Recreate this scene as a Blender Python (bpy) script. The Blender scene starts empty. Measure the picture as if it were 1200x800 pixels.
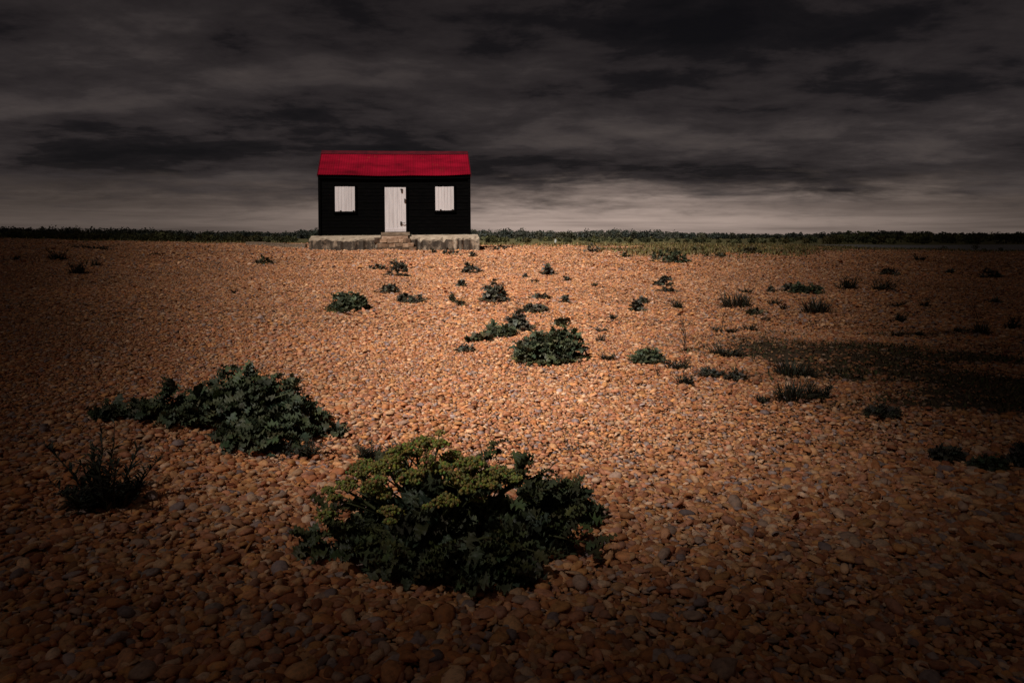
import bpy, math, random
import numpy as np

RNG = np.random.default_rng(7)
random.seed(7)
R = math.radians
scene = bpy.context.scene
col = scene.collection

# ------------------------------------------------------------------ basics
EYE = 1.4
FPX = 900.0            # focal length in pixels of the 1200 px wide photograph
HOR = 275.0            # horizon row


def sst(a, b, x):
    t = np.clip((np.asarray(x, float) - a) / (b - a), 0, 1)
    return t * t * (3 - 2 * t)


_NG = np.random.default_rng(99).random((64, 64))


def vnoise(x, y):
    x, y = np.asarray(x, float), np.asarray(y, float)
    xi, yi = np.floor(x).astype(int), np.floor(y).astype(int)
    fx, fy = x - xi, y - yi
    fx, fy = fx * fx * (3 - 2 * fx), fy * fy * (3 - 2 * fy)
    g = lambda a, b: _NG[a % 64, b % 64]
    return (g(xi, yi) * (1 - fx) + g(xi + 1, yi) * fx) * (1 - fy) + (g(xi, yi + 1) * (1 - fx) + g(xi + 1, yi + 1) * fx) * fy


def fbm(x, y, o=4):
    r, a, t = 0., 1., 0.
    for k in range(o):
        r = r + a * vnoise(x * 2 ** k + 17.3 * k, y * 2 ** k + 5.1 * k); t += a; a *= .6
    return r / t


def gz(x, y):
    """Height of the shingle: a low bank that rises to the hut and falls to the marsh."""
    x = np.asarray(x, float)
    y = np.asarray(y, float)
    t = x / np.maximum(np.abs(y), 6.0)
    zc = np.interp(t, [-.65, -.45, -.28, -.04, .33, .45, .61], [1.15, .95, .87, .82, .78, .6, .42])
    z = zc * sst(4, 42, y)
    und = .030 * np.sin(x * .9 + .7 * np.sin(y * .31)) * np.cos(y * .62 + .5 * np.sin(x * .4)) + .018 * np.sin(x * 1.9 + y * 1.3 + 1.)
    und = und + .045 * (fbm(x * .8 + 40., y * .8 + 40., 3) - .5)
    z = z + und * sst(1.5, 3.5, y) * (1 - sst(44, 60, y))
    d = sst(43, 66, y)
    return z * (1 - d) + (-.6) * d + d * .12 * np.sin(x * .05 + 1.) * np.sin(y * .04)


def at(px, py):
    """Ground point seen at a pixel of the 1200 x 800 photograph (used once, to lay the place out)."""
    k = (px - 600) / FPX
    lo, hi = 1.2, 43.0
    for _ in range(50):
        m = .5 * (lo + hi)
        row = HOR + FPX * (EYE - float(gz(k * m, m))) / m
        if row > py:
            lo = m
        else:
            hi = m
    return k * hi, hi, float(gz(k * hi, hi))


def tag(o, label=None, cat=None, group=None, kind=None):
    if label: o['label'] = label
    if cat: o['category'] = cat
    if group: o['group'] = group
    if kind: o['kind'] = kind
    return o


def empty(name, loc, rz=0.0):
    o = bpy.data.objects.new(name, None)
    o.empty_display_size = .2
    o.location = loc
    o.rotation_euler = (0, 0, rz)
    col.objects.link(o)
    return o


class MB:
    """Collects vertices and faces for ONE mesh object."""
    def __init__(s):
        s.v, s.f, s.n, s.t = [], [], 0, []

    def add(s, verts, faces, tint=None):
        verts = np.asarray(verts, np.float32).reshape(-1, 3)
        s.v.append(verts)
        for a in faces:
            a = np.asarray(a, np.int64)
            if a.ndim == 1: a = a[None]
            s.f.append(a + s.n)
        if tint is None:
            tt = np.ones((len(verts), 3), np.float32)
        else:
            tt = np.broadcast_to(np.asarray(tint, np.float32), (len(verts), 3))
        s.t.append(tt)
        s.n += len(verts)

    def box(s, c, d, rz=0., jit=0., tint=None, rx=0.):
        x, y, z = d[0] / 2, d[1] / 2, d[2] / 2
        P = np.array([[-x, -y, -z], [x, -y, -z], [x, y, -z], [-x, y, -z], [-x, -y, z], [x, -y, z], [x, y, z], [-x, y, z]])
        if jit: P = P + RNG.uniform(-jit, jit, P.shape)
        ca, sa = math.cos(rx), math.sin(rx)
        P = P @ np.array([[1, 0, 0], [0, ca, sa], [0, -sa, ca]])
        ca, sa = math.cos(rz), math.sin(rz)
        P = P @ np.array([[ca, sa, 0], [-sa, ca, 0], [0, 0, 1]]) + np.array(c)
        s.add(P, [[[0, 3, 2, 1], [4, 5, 6, 7], [0, 1, 5, 4], [1, 2, 6, 5], [2, 3, 7, 6], [3, 0, 4, 7]]], tint)

    def prism(s, poly, axis_vec, tint=None):
        """poly: n x 3 ring, extruded along axis_vec."""
        P = np.asarray(poly, float)
        n = len(P)
        Q = P + np.asarray(axis_vec, float)
        F = [list(range(n))[::-1], list(range(n, 2 * n))]
        for i in range(n):
            F.append([i, (i + 1) % n, n + (i + 1) % n, n + i])
        s.add(np.vstack([P, Q]), [np.array(a) for a in F], tint)

    def tube(s, pts, radii, k=6, tint=None):
        P = np.asarray(pts, float)
        n = len(P)
        T = np.gradient(P, axis=0)
        T /= np.linalg.norm(T, axis=1)[:, None] + 1e-9
        ref = np.where(np.abs(T[:, 2:3]) > .9, np.array([[1., 0, 0]]), np.array([[0, 0, 1.]]))
        A = np.cross(T, ref); A /= np.linalg.norm(A, axis=1)[:, None] + 1e-9
        B = np.cross(T, A)
        th = np.arange(k) * 2 * np.pi / k
        ring = (A[:, None] * np.cos(th)[None, :, None] + B[:, None] * np.sin(th)[None, :, None]) * np.asarray(radii, float)[:, None, None] + P[:, None]
        i = np.arange(n - 1)[:, None] * k
        j = np.arange(k)[None]
        a, b = i + j, i + (j + 1) % k
        q = np.stack([a, b, b + k, a + k], -1).reshape(-1, 4)
        s.add(ring.reshape(-1, 3), [q, np.arange(k)[::-1], np.arange(k) + (n - 1) * k], tint)

    def grid(s, G, tint=None):
        """G: (N, nu, nv, 3) patches."""
        N, nu, nv = G.shape[:3]
        base = (np.arange(N) * nu * nv)[:, None, None]
        i = np.arange(nu - 1)[None, :, None] * nv
        j = np.arange(nv - 1)[None, None, :]
        a = base + i + j
        q = np.stack([a, a + 1, a + nv + 1, a + nv], -1).reshape(-1, 4)
        if tint is not None:
            tint = np.asarray(tint, np.float32)
            if tint.ndim == 2 and len(tint) == N:
                tint = np.repeat(tint, nu * nv, 0)
        s.add(G.reshape(-1, 3), [q], tint)

    def build(s, name, mat, parent=None, loc=None, smooth=True):
        me = bpy.data.meshes.new(name)
        V = np.concatenate(s.v)
        fl = [f.ravel() for f in s.f]
        ln = np.concatenate([np.full(len(f), f.shape[1], np.int32) for f in s.f])
        idx = np.concatenate(fl).astype(np.int32)
        me.vertices.add(len(V)); me.vertices.foreach_set('co', V.ravel())
        me.loops.add(len(idx)); me.loops.foreach_set('vertex_index', idx)
        me.polygons.add(len(ln))
        st = np.zeros(len(ln), np.int32); st[1:] = np.cumsum(ln)[:-1]
        me.polygons.foreach_set('loop_start', st)
        at_ = me.attributes.new('tint', 'FLOAT_COLOR', 'POINT')
        T = np.concatenate(s.t)
        at_.data.foreach_set('color', np.hstack([T, np.ones((len(T), 1), np.float32)]).astype(np.float32).ravel())
        me.update(calc_edges=True)
        me.polygons.foreach_set('use_smooth', np.full(len(ln), smooth, bool))
        me.materials.append(mat)
        o = bpy.data.objects.new(name, me)
        if parent is not None: o.parent = parent
        if loc is not None: o.location = loc
        col.objects.link(o)
        return o


# ------------------------------------------------------------------ materials
def mat(name):
    m = bpy.data.materials.new(name)
    m.use_nodes = True
    nt = m.node_tree
    for n in list(nt.nodes): nt.nodes.remove(n)
    out = nt.nodes.new('ShaderNodeOutputMaterial')
    return m, nt, out


class NT:
    def __init__(s, nt): s.nt = nt
    def n(s, t, **k):
        o = s.nt.nodes.new(t)
        for a, b in k.items(): setattr(o, a, b)
        return o
    def put(s, sock, v):
        if hasattr(v, 'links') or isinstance(v, bpy.types.NodeSocket): s.nt.links.new(v, sock)
        else: sock.default_value = v
    def math(s, op, a, b=0., c=None, clamp=False):
        o = s.n('ShaderNodeMath', operation=op, use_clamp=clamp)
        s.put(o.inputs[0], a); s.put(o.inputs[1], b)
        if c is not None: s.put(o.inputs[2], c)
        return o.outputs[0]
    def mix(s, f, a, b, mode='MIX'):
        o = s.n('ShaderNodeMix', data_type='RGBA', blend_type=mode)
        s.put(o.inputs[0], f)
        for k, v in ((6, a), (7, b)):
            if isinstance(v, tuple) and len(v) == 3: v = (*v, 1)
            s.put(o.inputs[k], v)
        return o.outputs[2]
    def noise(s, vec, scale, detail=4., rough=.5, dist=0., w=None):
        o = s.n('ShaderNodeTexNoise')
        if w is not None:
            o.noise_dimensions = '4D'; s.put(o.inputs['W'], w)
        if vec is not None: s.put(o.inputs['Vector'], vec)
        o.inputs['Scale'].default_value = scale; o.inputs['Detail'].default_value = detail
        o.inputs['Roughness'].default_value = rough; o.inputs['Distortion'].default_value = dist
        return o.outputs['Fac']
    def rng(s, v, a, b, c=0., d=1., smooth=True):
        o = s.n('ShaderNodeMapRange', interpolation_type='SMOOTHSTEP' if smooth else 'LINEAR')
        s.put(o.inputs[0], v)
        for i, q in enumerate((a, b, c, d)): s.put(o.inputs[i + 1], q)
        return o.outputs[0]
    def ramp(s, f, stops, interp='LINEAR'):
        o = s.n('ShaderNodeValToRGB')
        o.color_ramp.interpolation = interp
        e = o.color_ramp.elements
        while len(e) < len(stops): e.new(.5)
        for i, (p, c) in enumerate(stops):
            e[i].position = p; e[i].color = (*c, 1) if len(c) == 3 else c
        s.put(o.inputs[0], f)
        return o.outputs[0]
    def comb(s, x, y, z):
        o = s.n('ShaderNodeCombineXYZ')
        for i, q in enumerate((x, y, z)): s.put(o.inputs[i], q)
        return o.outputs[0]
    def bump(s, h, strength=.5, dist=.01):
        o = s.n('ShaderNodeBump')
        o.inputs['Strength'].default_value = strength; o.inputs['Distance'].default_value = dist
        s.put(o.inputs['Height'], h)
        return o.outputs[0]
    def bsdf(s, out, color, rough=.8, spec=.3, normal=None, metal=0.):
        b = s.n('ShaderNodeBsdfPrincipled')
        if isinstance(color, tuple) and len(color) == 3: color = (*color, 1)
        s.put(b.inputs['Base Color'], color); s.put(b.inputs['Roughness'], rough)
        b.inputs['Specular IOR Level'].default_value = spec
        b.inputs['Metallic'].default_value = metal
        if normal is not None: s.put(b.inputs['Normal'], normal)
        if out is not None: s.nt.links.new(b.outputs[0], out.inputs[0])
        return b.outputs[0]
    def tint(s):
        o = s.n('ShaderNodeAttribute', attribute_name='tint')
        return o.outputs['Color']
    def pos(s):
        return s.n('ShaderNodeNewGeometry').outputs['Position']
    def obj(s):
        return s.n('ShaderNodeTexCoord').outputs['Object']
    def scaled(s, v, sc):
        o = s.n('ShaderNodeVectorMath', operation='MULTIPLY')
        s.put(o.inputs[0], v); o.inputs[1].default_value = sc
        return o.outputs[0]


def m_pebble():
    m, nt, out = mat('flint_pebble'); g = NT(nt)
    p = g.pos()
    n1 = g.noise(p, 55, 5, .6)
    n2 = g.noise(p, 210, 3, .6)
    c = g.mix(1., g.tint(), g.ramp(n1, [(.3, (.62, .58, .55)), (.5, (1, 1, 1)), (.7, (1.22, 1.16, 1.05))]), 'MULTIPLY')
    n3 = g.noise(p, 24, 6, .7, .6)
    c = g.mix(g.rng(n3, .50, .64, 0, .35), c, g.mix(1., c, (.55, .46, .42), 'MULTIPLY'))
    c = g.mix(g.rng(n3, .42, .30, 0, .35), c, (.62, .49, .37))
    c = g.mix(g.rng(n2, .60, .72, 0, .5), c, (.16, .09, .055))
    g.bsdf(out, c, g.rng(n1, .3, .7, .55, .85), .35, g.bump(g.math('ADD', n1, g.math('MULTIPLY', n2, .4)), .35, .004))
    return m


def m_ground():
    m, nt, out = mat('shingle_bed'); g = NT(nt)
    p = g.pos()
    sp = g.n('ShaderNodeSeparateXYZ'); g.put(sp.inputs[0], p)
    x, y = sp.outputs[0], sp.outputs[1]
    v = g.n('ShaderNodeTexVoronoi'); g.put(v.inputs['Vector'], g.scaled(p, (14, 14, 14))); v.inputs['Scale'].default_value = 1.
    cell = g.n('ShaderNodeSeparateXYZ'); g.put(cell.inputs[0], v.outputs['Color'])
    sh = g.ramp(cell.outputs[0], [(0., (.30, .15, .07)), (.25, (.22, .10, .05)), (.45, (.38, .22, .11)), (.65, (.16, .12, .10)), (.85, (.42, .28, .16))], 'CONSTANT')
    edge = g.rng(v.outputs['Distance'], .25, .6, 1., .35)
    sh = g.mix(1., sh, g.comb(edge, edge, edge), 'MULTIPLY')
    soiln = g.noise(p, 2.2, 5, .6)
    soil = g.ramp(soiln, [(.3, (.04, .027, .018)), (.55, (.095, .062, .037)), (.75, (.07, .062, .032))])
    # mossy hollow on the right: bare dark soil with its own outline
    mask_x = g.rng(g.math('ADD', x, g.math('MULTIPLY', g.math('SUBTRACT', y, 7.), .18)), 2.2, 3.5); mask_y = g.math('MULTIPLY', g.rng(y, 4.8, 6.0), g.rng(y, 9.3, 10.8, 1, 0))
    mk = g.math('MULTIPLY', mask_x, mask_y)
    mk = g.rng(g.math('ADD', mk, g.math('MULTIPLY', g.math('SUBTRACT', g.noise(p, 1.6, 7, .7), .5), 1.5)), .15, .95)
    mk = g.math('MULTIPLY', mk, g.rng(mask_x, 0., .2))
    c = g.mix(mk, sh, soil)
    # marsh and rough grass beyond the bank
    gn = g.noise(g.scaled(p, (.05, .12, .1)), 1., 6, .6)
    grass = g.ramp(gn, [(.3, (.075, .075, .03)), (.5, (.14, .12, .052)), (.7, (.19, .155, .08))])
    far = g.rng(g.math('ADD', y, g.math('MULTIPLY', g.noise(p, .25, 4, .6), 9.)), 47., 53.)
    c = g.mix(far, c, grass)
    h = g.math('ADD', g.math('MULTIPLY', v.outputs['Distance'], -1.), g.math('MULTIPLY', g.noise(p, 30, 4), .6))
    g.bsdf(out, c, .9, .15, g.bump(h, .7, .02))
    return m


def m_leaf(name, base, rough=.5, spec=.35, trans=.18, scale=14.):
    m, nt, out = mat(name); g = NT(nt)
    p = g.obj()
    n = g.noise(p, scale, 4, .6)
    c = g.mix(1., g.tint(), base, 'MULTIPLY')
    c = g.mix(1., c, g.ramp(n, [(.3, (.7, .72, .75)), (.5, (1, 1, 1)), (.72, (1.35, 1.3, 1.05))]), 'MULTIPLY')
    b = g.bsdf(None, c, rough, spec, g.bump(g.noise(p, scale * 3, 3), .4, .01))
    t = g.n('ShaderNodeBsdfTranslucent'); g.put(t.inputs[0], c)
    ms = g.n('ShaderNodeMixShader'); ms.inputs[0].default_value = trans
    nt.links.new(b, ms.inputs[1]); nt.links.new(t.outputs[0], ms.inputs[2]); nt.links.new(ms.outputs[0], out.inputs[0])
    return m


def m_simple(name, stops, scale=(8, 8, 8), rough=.85, spec=.2, bump=.3, bd=.01, detail=5., metal=0.):
    m, nt, out = mat(name); g = NT(nt)
    n = g.noise(g.scaled(g.obj(), scale), 1., detail, .6)
    c = g.mix(1., g.tint(), g.ramp(n, stops), 'MULTIPLY')
    g.bsdf(out, c, rough, spec, g.bump(n, bump, bd), metal)
    return m


def m_roof():
    m, nt, out = mat('red_painted_iron'); g = NT(nt)
    o = g.obj()
    n = g.noise(g.scaled(o, (.8, 2., 2.)), 1., 6, .6)
    streak = g.noise(g.scaled(o, (9, .5, .5)), 1., 5, .6)
    c = g.ramp(n, [(.3, (.075, .002, .006)), (.5, (.155, .0027, .0108)), (.7, (.215, .004, .015))])
    c = g.mix(g.rng(streak, .56, .75, 0, .55), c, (.10, .006, .009))
    so_ = g.n('ShaderNodeSeparateXYZ'); g.put(so_.inputs[0], o)
    seam = g.math('PINGPONG', so_.outputs[0], .415)
    c = g.mix(g.rng(seam, .0, .022, .55, 0.), c, (.06, .004, .006))
    rust = g.noise(o, 2.3, 6, .65)
    c = g.mix(g.rng(rust, .62, .72, 0, .6), c, (.17, .03, .015))
    g.bsdf(out, c, g.rng(n, .3, .7, .75, .9), .02, g.bump(g.noise(o, 14, 4), .15, .01))
    return m


def m_white():
    m, nt, out = mat('weathered_white_paint'); g = NT(nt)
    o = g.obj()
    n = g.noise(g.scaled(o, (14, 4, 1.1)), 1., 6, .65)
    c = g.ramp(n, [(.28, (.54, .485, .48)), (.45, (.68, .625, .62)), (.7, (.78, .735, .73))])
    chips = g.noise(g.scaled(o, (6, 4, 3)), 1., 7, .7)
    c = g.mix(g.rng(chips, .66, .73, 0, .8), c, (.26, .20, .16))
    c = g.mix(1., c, g.tint(), 'MULTIPLY')
    g.bsdf(out, c, .6, .3, g.bump(n, .25, .006))
    return m


def m_concrete():
    m, nt, out = mat('stained_concrete'); g = NT(nt)
    o = g.obj()
    n = g.noise(o, 3.2, 7, .65)
    st = g.noise(g.scaled(o, (4.2, 2.5, .9)), 1., 6, .65)
    fine = g.noise(o, 28, 5, .65)
    c = g.ramp(n, [(.3, (.20, .145, .10)), (.5, (.37, .285, .205)), (.7, (.50, .405, .30))])
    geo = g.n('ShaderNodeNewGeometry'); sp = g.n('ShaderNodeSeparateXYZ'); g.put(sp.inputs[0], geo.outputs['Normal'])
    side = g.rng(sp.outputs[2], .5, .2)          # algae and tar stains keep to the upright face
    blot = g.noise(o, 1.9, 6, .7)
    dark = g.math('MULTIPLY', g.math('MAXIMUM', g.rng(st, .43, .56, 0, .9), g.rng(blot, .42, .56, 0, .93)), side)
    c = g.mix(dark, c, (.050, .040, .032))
    c = g.mix(g.rng(fine, .6, .72, 0, .5), c, (.12, .10, .08))
    g.bsdf(out, c, .9, .2, g.bump(g.math('ADD', n, g.math('MULTIPLY', fine, .4)), .6, .03))
    return m


M = {
    'pebble': m_pebble(),
    'ground': m_ground(),
    'kale': m_leaf('sea_kale_leaf', (.090, .104, .056)),
    'kale_stem': m_leaf('sea_kale_stem', (.10, .11, .05), .6, .3, .05),
    'small_kale': m_leaf('grey_kale_leaf', (.098, .092, .066)),
    'flower': m_leaf('sea_kale_flower', (.40, .37, .11), .7, .2, .15, 40.),
    'weed': m_leaf('dark_weed_leaf', (.055, .054, .036), .6, .25, .12),
    'green': m_leaf('fresh_green_leaf', (.085, .080, .042), .6, .25, .2),
    'dry': m_leaf('dry_stalk', (.10, .065, .04), .85, .1, .05),
    'grass': m_leaf('rough_grass_blade', (.27, .21, .105), .8, .1, .2, 2.),
    'moss': m_leaf('withered_groundcover', (.12, .084, .048), .85, .1, .15, 6.),
    'tree': m_leaf('tree_leaf', (.088, .090, .074), .7, .15, .1, .3),
    'scrub': m_leaf('scrub_leaf', (.10, .105, .055), .7, .15, .12, .5),
    'roof': m_roof(),
    'white': m_white(),
    'concrete': m_concrete(),
    'tar': m_simple('tarred_boards', [(.3, (.0016, .0016, .0016)), (.6, (.003, .0028, .0028)), (.8, (.006, .005, .0045))], (3, 6, 18), .9, .02, .3, .006),
    'darkred': m_simple('dark_red_trim', [(.3, (.035, .003, .006)), (.7, (.08, .006, .010))], (3, 6, 6), .8, .08, .2, .006),
    'iron': m_simple('rusty_iron', [(.3, (.02, .016, .013)), (.7, (.06, .04, .03))], (30, 30, 30), .7, .3, .2, .003),
    'stone': m_simple('step_stone', [(.3, (.22, .14, .09)), (.5, (.38, .27, .19)), (.7, (.52, .42, .33))], (7, 7, 12), .85, .2, .6, .02),
    'timber': m_simple('weathered_timber', [(.3, (.10, .07, .05)), (.5, (.22, .16, .11)), (.7, (.34, .27, .2))], (3, 14, 20), .85, .15, .4, .01),
    'post': m_simple('pale_post', [(.3, (.28, .29, .26)), (.7, (.42, .42, .38))], (8, 8, 8), .8, .2, .2, .005),
    'track': m_simple('grey_shingle', [(.3, (.15, .14, .135)), (.5, (.23, .21, .205)), (.7, (.32, .30, .29))], (.5, 2.2, 1), .9, .15, .5, .05, 9.),
}

# ------------------------------------------------------------------ ground
def build_ground():
    yn = np.concatenate([np.linspace(-40, -2, 20), np.arange(-1.5, 12, .35), np.arange(12, 70, .9), np.geomspace(71, 4000, 46)])
    u = np.linspace(-1, 1, 241)
    us = np.sign(u) * np.abs(u) ** 1.9
    X = us[None] * (45 + 1.25 * np.abs(yn))[:, None]
    Y = np.repeat(yn[:, None], len(u), 1)
    G = np.stack([X, Y, gz(X, Y) - .012], -1)[None]
    b = MB(); b.grid(G)
    o = b.build('ground', M['ground'])
    tag(o, kind='structure')


build_ground()


# hollow of withered growth on the right of the shingle
def hollow(x, y):
    x = np.asarray(x, float); y = np.asarray(y, float)
    a = sst(1.4, 4.2, x + (y - 7.) * .18) * sst(4.4, 6.5, y) * (1 - sst(8.8, 11.6, y))
    return np.clip(sst(.18, .95, a * .80 + (fbm(x * 1.3, y * 1.6, 6) - .5) * 1.7 * np.minimum(a * 4, 1)), 0, .93)


HUT_LOC = (-5.01, 33.0)
HUT_RZ = R(7.5)


def grassy(x, y):
    """How much rough grass grows at a place along the back of the bank."""
    k = x / y
    dens = sst(.36, .62, fbm(x * .22, y * .42, 4))
    side = np.interp(k, [-.72, -.3, -.06, .0, .1, .36, .45, .78], [.5, .3, .7, .9, 1., 1., .5, .25])
    lim = np.interp(k, [-.72, -.1, -.03, .03, .1, .17, .3, .38, .42, .5, .78], [40, 40.5, 38, 36.5, 32, 27.5, 26, 29, 34, 39, 40])
    return side * np.maximum(dens, sst(38, 43, y) * .6) * sst(0, 5, y - lim)


def in_plinth(x, y):
    dx, dy = x - HUT_LOC[0], y - HUT_LOC[1]
    lx = dx * math.cos(HUT_RZ) + dy * math.sin(HUT_RZ)
    ly = -dx * math.sin(HUT_RZ) + dy * math.cos(HUT_RZ)
    return (np.abs(lx) < 3.63) & (ly > .02) & (ly < 4.2)


# ------------------------------------------------------------------ shingle
def ico(sub):
    import bmesh
    bm = bmesh.new()
    bmesh.ops.create_icosphere(bm, subdivisions=sub, radius=1.)
    V = np.array([v.co[:] for v in bm.verts])
    F = np.array([[v.index for v in f.verts] for f in bm.faces])
    bm.free()
    return V, F


PALETTE = np.array([
    [.50, .25, .105], [.44, .20, .075], [.56, .34, .16], [.60, .42, .24], [.36, .16, .07], [.28, .11, .05],
    [.52, .29, .15], [.40, .30, .22], [.33, .28, .25], [.24, .20, .19], [.62, .47, .31], [.48, .24, .13],
    [.55, .30, .11], [.40, .22, .14]])
PW = np.array([12, 10, 12, 8, 8, 5, 10, 5, 4, 3, 5, 9, 8, 6], float); PW /= PW.sum()


_a = np.arange(6) * np.pi / 3
DOME = (np.vstack([[[0, 0, 1.]], np.stack([np.cos(_a), np.sin(_a), -.1 + 0 * _a], 1)]), np.array([[0, k + 1, (k + 1) % 6 + 1] for k in range(6)]))


def shingle():
    zones = [  # y0, y1, spacing, size, ico level, keep above
        (2.0, 4.8, .0205, .0360, 2), (4.8, 11., .0240, .0345, 1), (11., 22., .033, .042, 0), (22., 46., .056, .062, 0)]
    Vs, Fs, Ts, off = [], [], [], 0
    for (y0, y1, sp, size, sub) in zones:
        V0, F0 = ico(sub) if sub else DOME
        shapes = []
        for k in range(20):
            V = V0.copy()
            # flint: a few random planes flatten the ball, low lumps on top
            for _ in range(RNG.integers(4, 10)):
                nrm = RNG.normal(size=3); nrm /= np.linalg.norm(nrm)
                c = RNG.uniform(.45, .88)
                dd = V @ nrm - c
                V = V - np.where(dd > 0, dd * .8, 0)[:, None] * nrm
            ph = RNG.uniform(0, 6, 3); fr = RNG.uniform(1.5, 3., 3)
            V = V * (1 + .07 * np.sin(V @ (RNG.normal(size=3) * 2.2) + ph[0]) + .05 * np.sin(V @ (RNG.normal(size=3) * 3.6) + ph[1]))[:, None]
            shapes.append(V)
        shapes = np.array(shapes)
        cz = V0[F0].mean(1)[:, 2]
        F = F0[cz > (-.45 if sub > 1 else -.3)]
        used = np.unique(F)
        remap = np.full(len(V0), -1); remap[used] = np.arange(len(used))
        F = remap[F]; shapes = shapes[:, used]
        ny = int((y1 - y0) / sp)
        for layer in range(1):
            xs, ys = [], []
            for i in range(ny):
                yy = y0 + (i + .5) * sp
                hw = .80 * yy + 1.0
                n = int(2 * hw / sp)
                xs.append(-hw + (np.arange(n) + .5 + .5 * (i % 2)) * sp); ys.append(np.full(n, yy))
            x = np.concatenate(xs); y = np.concatenate(ys)
            x = x + RNG.uniform(-.5, .5, len(x)) * sp; y = y + RNG.uniform(-.5, .5, len(y)) * sp
            hm = hollow(x, y)
            keep = (RNG.random(len(x)) > hm) & ~in_plinth(x, y)
            # bank thins out into grass at the back
            keep &= RNG.random(len(x)) > np.maximum(sst(40, 46, y + 1.5 * np.sin(x * .7)), grassy(x, y) * .85)
            x, y = x[keep], y[keep]
            N = len(x)
            L = size * np.exp(RNG.normal(0, .40, N)).clip(.4, 2.5)
            # drifts of finer and coarser stones
            L *= 1 + .16 * np.sin(x * 1.1 + 2 * np.sin(y * .5)) * np.sin(y * .9 + x * .3)
            S = np.stack([L * 1.08, L * RNG.uniform(.5, .92, N), L * RNG.uniform(.28, .54, N)], 1) * .5
            a = RNG.uniform(0, 2 * np.pi, N)
            tilt = RNG.normal(0, .34, N); ax = RNG.uniform(0, 2 * np.pi, N)
            ca, sa = np.cos(a), np.sin(a)
            Rz = np.zeros((N, 3, 3)); Rz[:, 0, 0] = ca; Rz[:, 0, 1] = -sa; Rz[:, 1, 0] = sa; Rz[:, 1, 1] = ca; Rz[:, 2, 2] = 1
            kx, ky = np.cos(ax), np.sin(ax)
            K = np.zeros((N, 3, 3)); K[:, 0, 2] = ky; K[:, 1, 2] = -kx; K[:, 2, 0] = -ky; K[:, 2, 1] = kx
            ct, st_ = np.cos(tilt)[:, None, None], np.sin(tilt)[:, None, None]
            Rt = np.eye(3)[None] + st_ * K + (1 - ct) * (K @ K)
            Rm = Rt @ Rz
            z = gz(x, y) + S[:, 2] * RNG.uniform(-.3, 1.4, N)
            P = shapes[RNG.integers(0, len(shapes), N)] * S[:, None, :]
            P = np.einsum('nij,nvj->nvi', Rm, P) + np.stack([x, y, z], 1)[:, None]
            c = PALETTE[RNG.choice(len(PALETTE), N, p=PW)] * np.array([1.21, 1.005, .98]) * np.exp(RNG.normal(-.03, .20, (N, 1))).clip(.5, 1.35)
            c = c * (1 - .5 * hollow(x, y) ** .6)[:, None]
            patch = .5 + .5 * np.sin(x * .8 + 1.6 * np.sin(y * .7)) * np.sin(y * 1.1 + .6 * np.sin(x * 1.3))
            c = c * (1 + .10 * (patch[:, None] - .5) * np.array([1., .6, .2]))
            nv = P.shape[1]
            Vs.append(P.reshape(-1, 3).astype(np.float32))
            Fs.append((F[None] + (np.arange(N) * nv)[:, None, None] + off).reshape(-1, 3).astype(np.int32))
            Ts.append(np.repeat(c.astype(np.float32), nv, 0))
            off += N * nv
    V = np.concatenate(Vs); F = np.concatenate(Fs); T = np.concatenate(Ts)
    b = MB(); b.v = [V]; b.f = [F]; b.t = [T]; b.n = len(V)
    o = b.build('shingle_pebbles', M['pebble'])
    tag(o, 'loose orange and tan flint pebbles covering the beach up to the hut', 'pebbles', kind='stuff')
    print('shingle tris', len(F))


shingle()


# ------------------------------------------------------------------ plants
def leaves(N, base, az, el, L, W, nu=7, nv=5, curl=1.1, wav=.28, lobes=3.3, pet=.14, pw=.12, rng=RNG):
    """N broad wavy leaves: base (N,3), azimuth, starting elevation, length, width. Returns (N,nu,nv,3)."""
    t = np.linspace(0, 1, nu)[None, :]
    s = np.linspace(-1, 1, nv)
    L = np.broadcast_to(L, N)[:, None]; W = np.broadcast_to(W, N)[:, None]
    cu = rng.uniform(.3, 1.3, (N, 1)) * curl
    e = el[:, None] - cu * t ** 1.3
    ds = L / (nu - 1)
    r = np.cumsum(np.cos(e) * ds, 1) - np.cos(e) * ds
    z = np.cumsum(np.sin(e) * ds, 1) - np.sin(e) * ds
    ph = rng.uniform(0, 6.28, (N, 1))
    body = np.clip((t - pet) / (1 - pet), 0, 1)
    w = W * .5 * (np.sin(np.pi * np.clip(body, .0, 1) ** .8) ** .65 * (1 + .28 * np.sin(lobes * 6.28 * t + ph)) + pw * (1 - body))
    w[:, -1] = W[:, 0] * .12
    off = s[None, None, :] * w[:, :, None]
    ripple = wav * W[:, :, None] * (np.abs(s)[None, None] ** 1.5) * np.sin(lobes * 6.28 * 1.37 * t[:, :, None] + ph[:, :, None] + np.sign(s)[None, None] * 1.9)
    cup = .28 * np.abs(off) * rng.uniform(-.4, 1.2, (N, 1, 1))
    # leaf frame
    ca, sa = np.cos(az)[:, None, None], np.sin(az)[:, None, None]
    nx = -np.sin(e)[:, :, None]; nz = np.cos(e)[:, :, None]
    q = ripple + cup
    rr = r[:, :, None] + nx * q
    zz = z[:, :, None] + nz * q
    tw = rng.uniform(-.5, .5, (N, 1, 1))
    zz = zz + off * np.sin(tw)
    off = off * np.cos(tw)
    X = rr * ca - off * sa
    Y = rr * sa + off * ca
    return np.stack([X, Y, zz], -1) + base[:, None, None, :]


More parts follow.
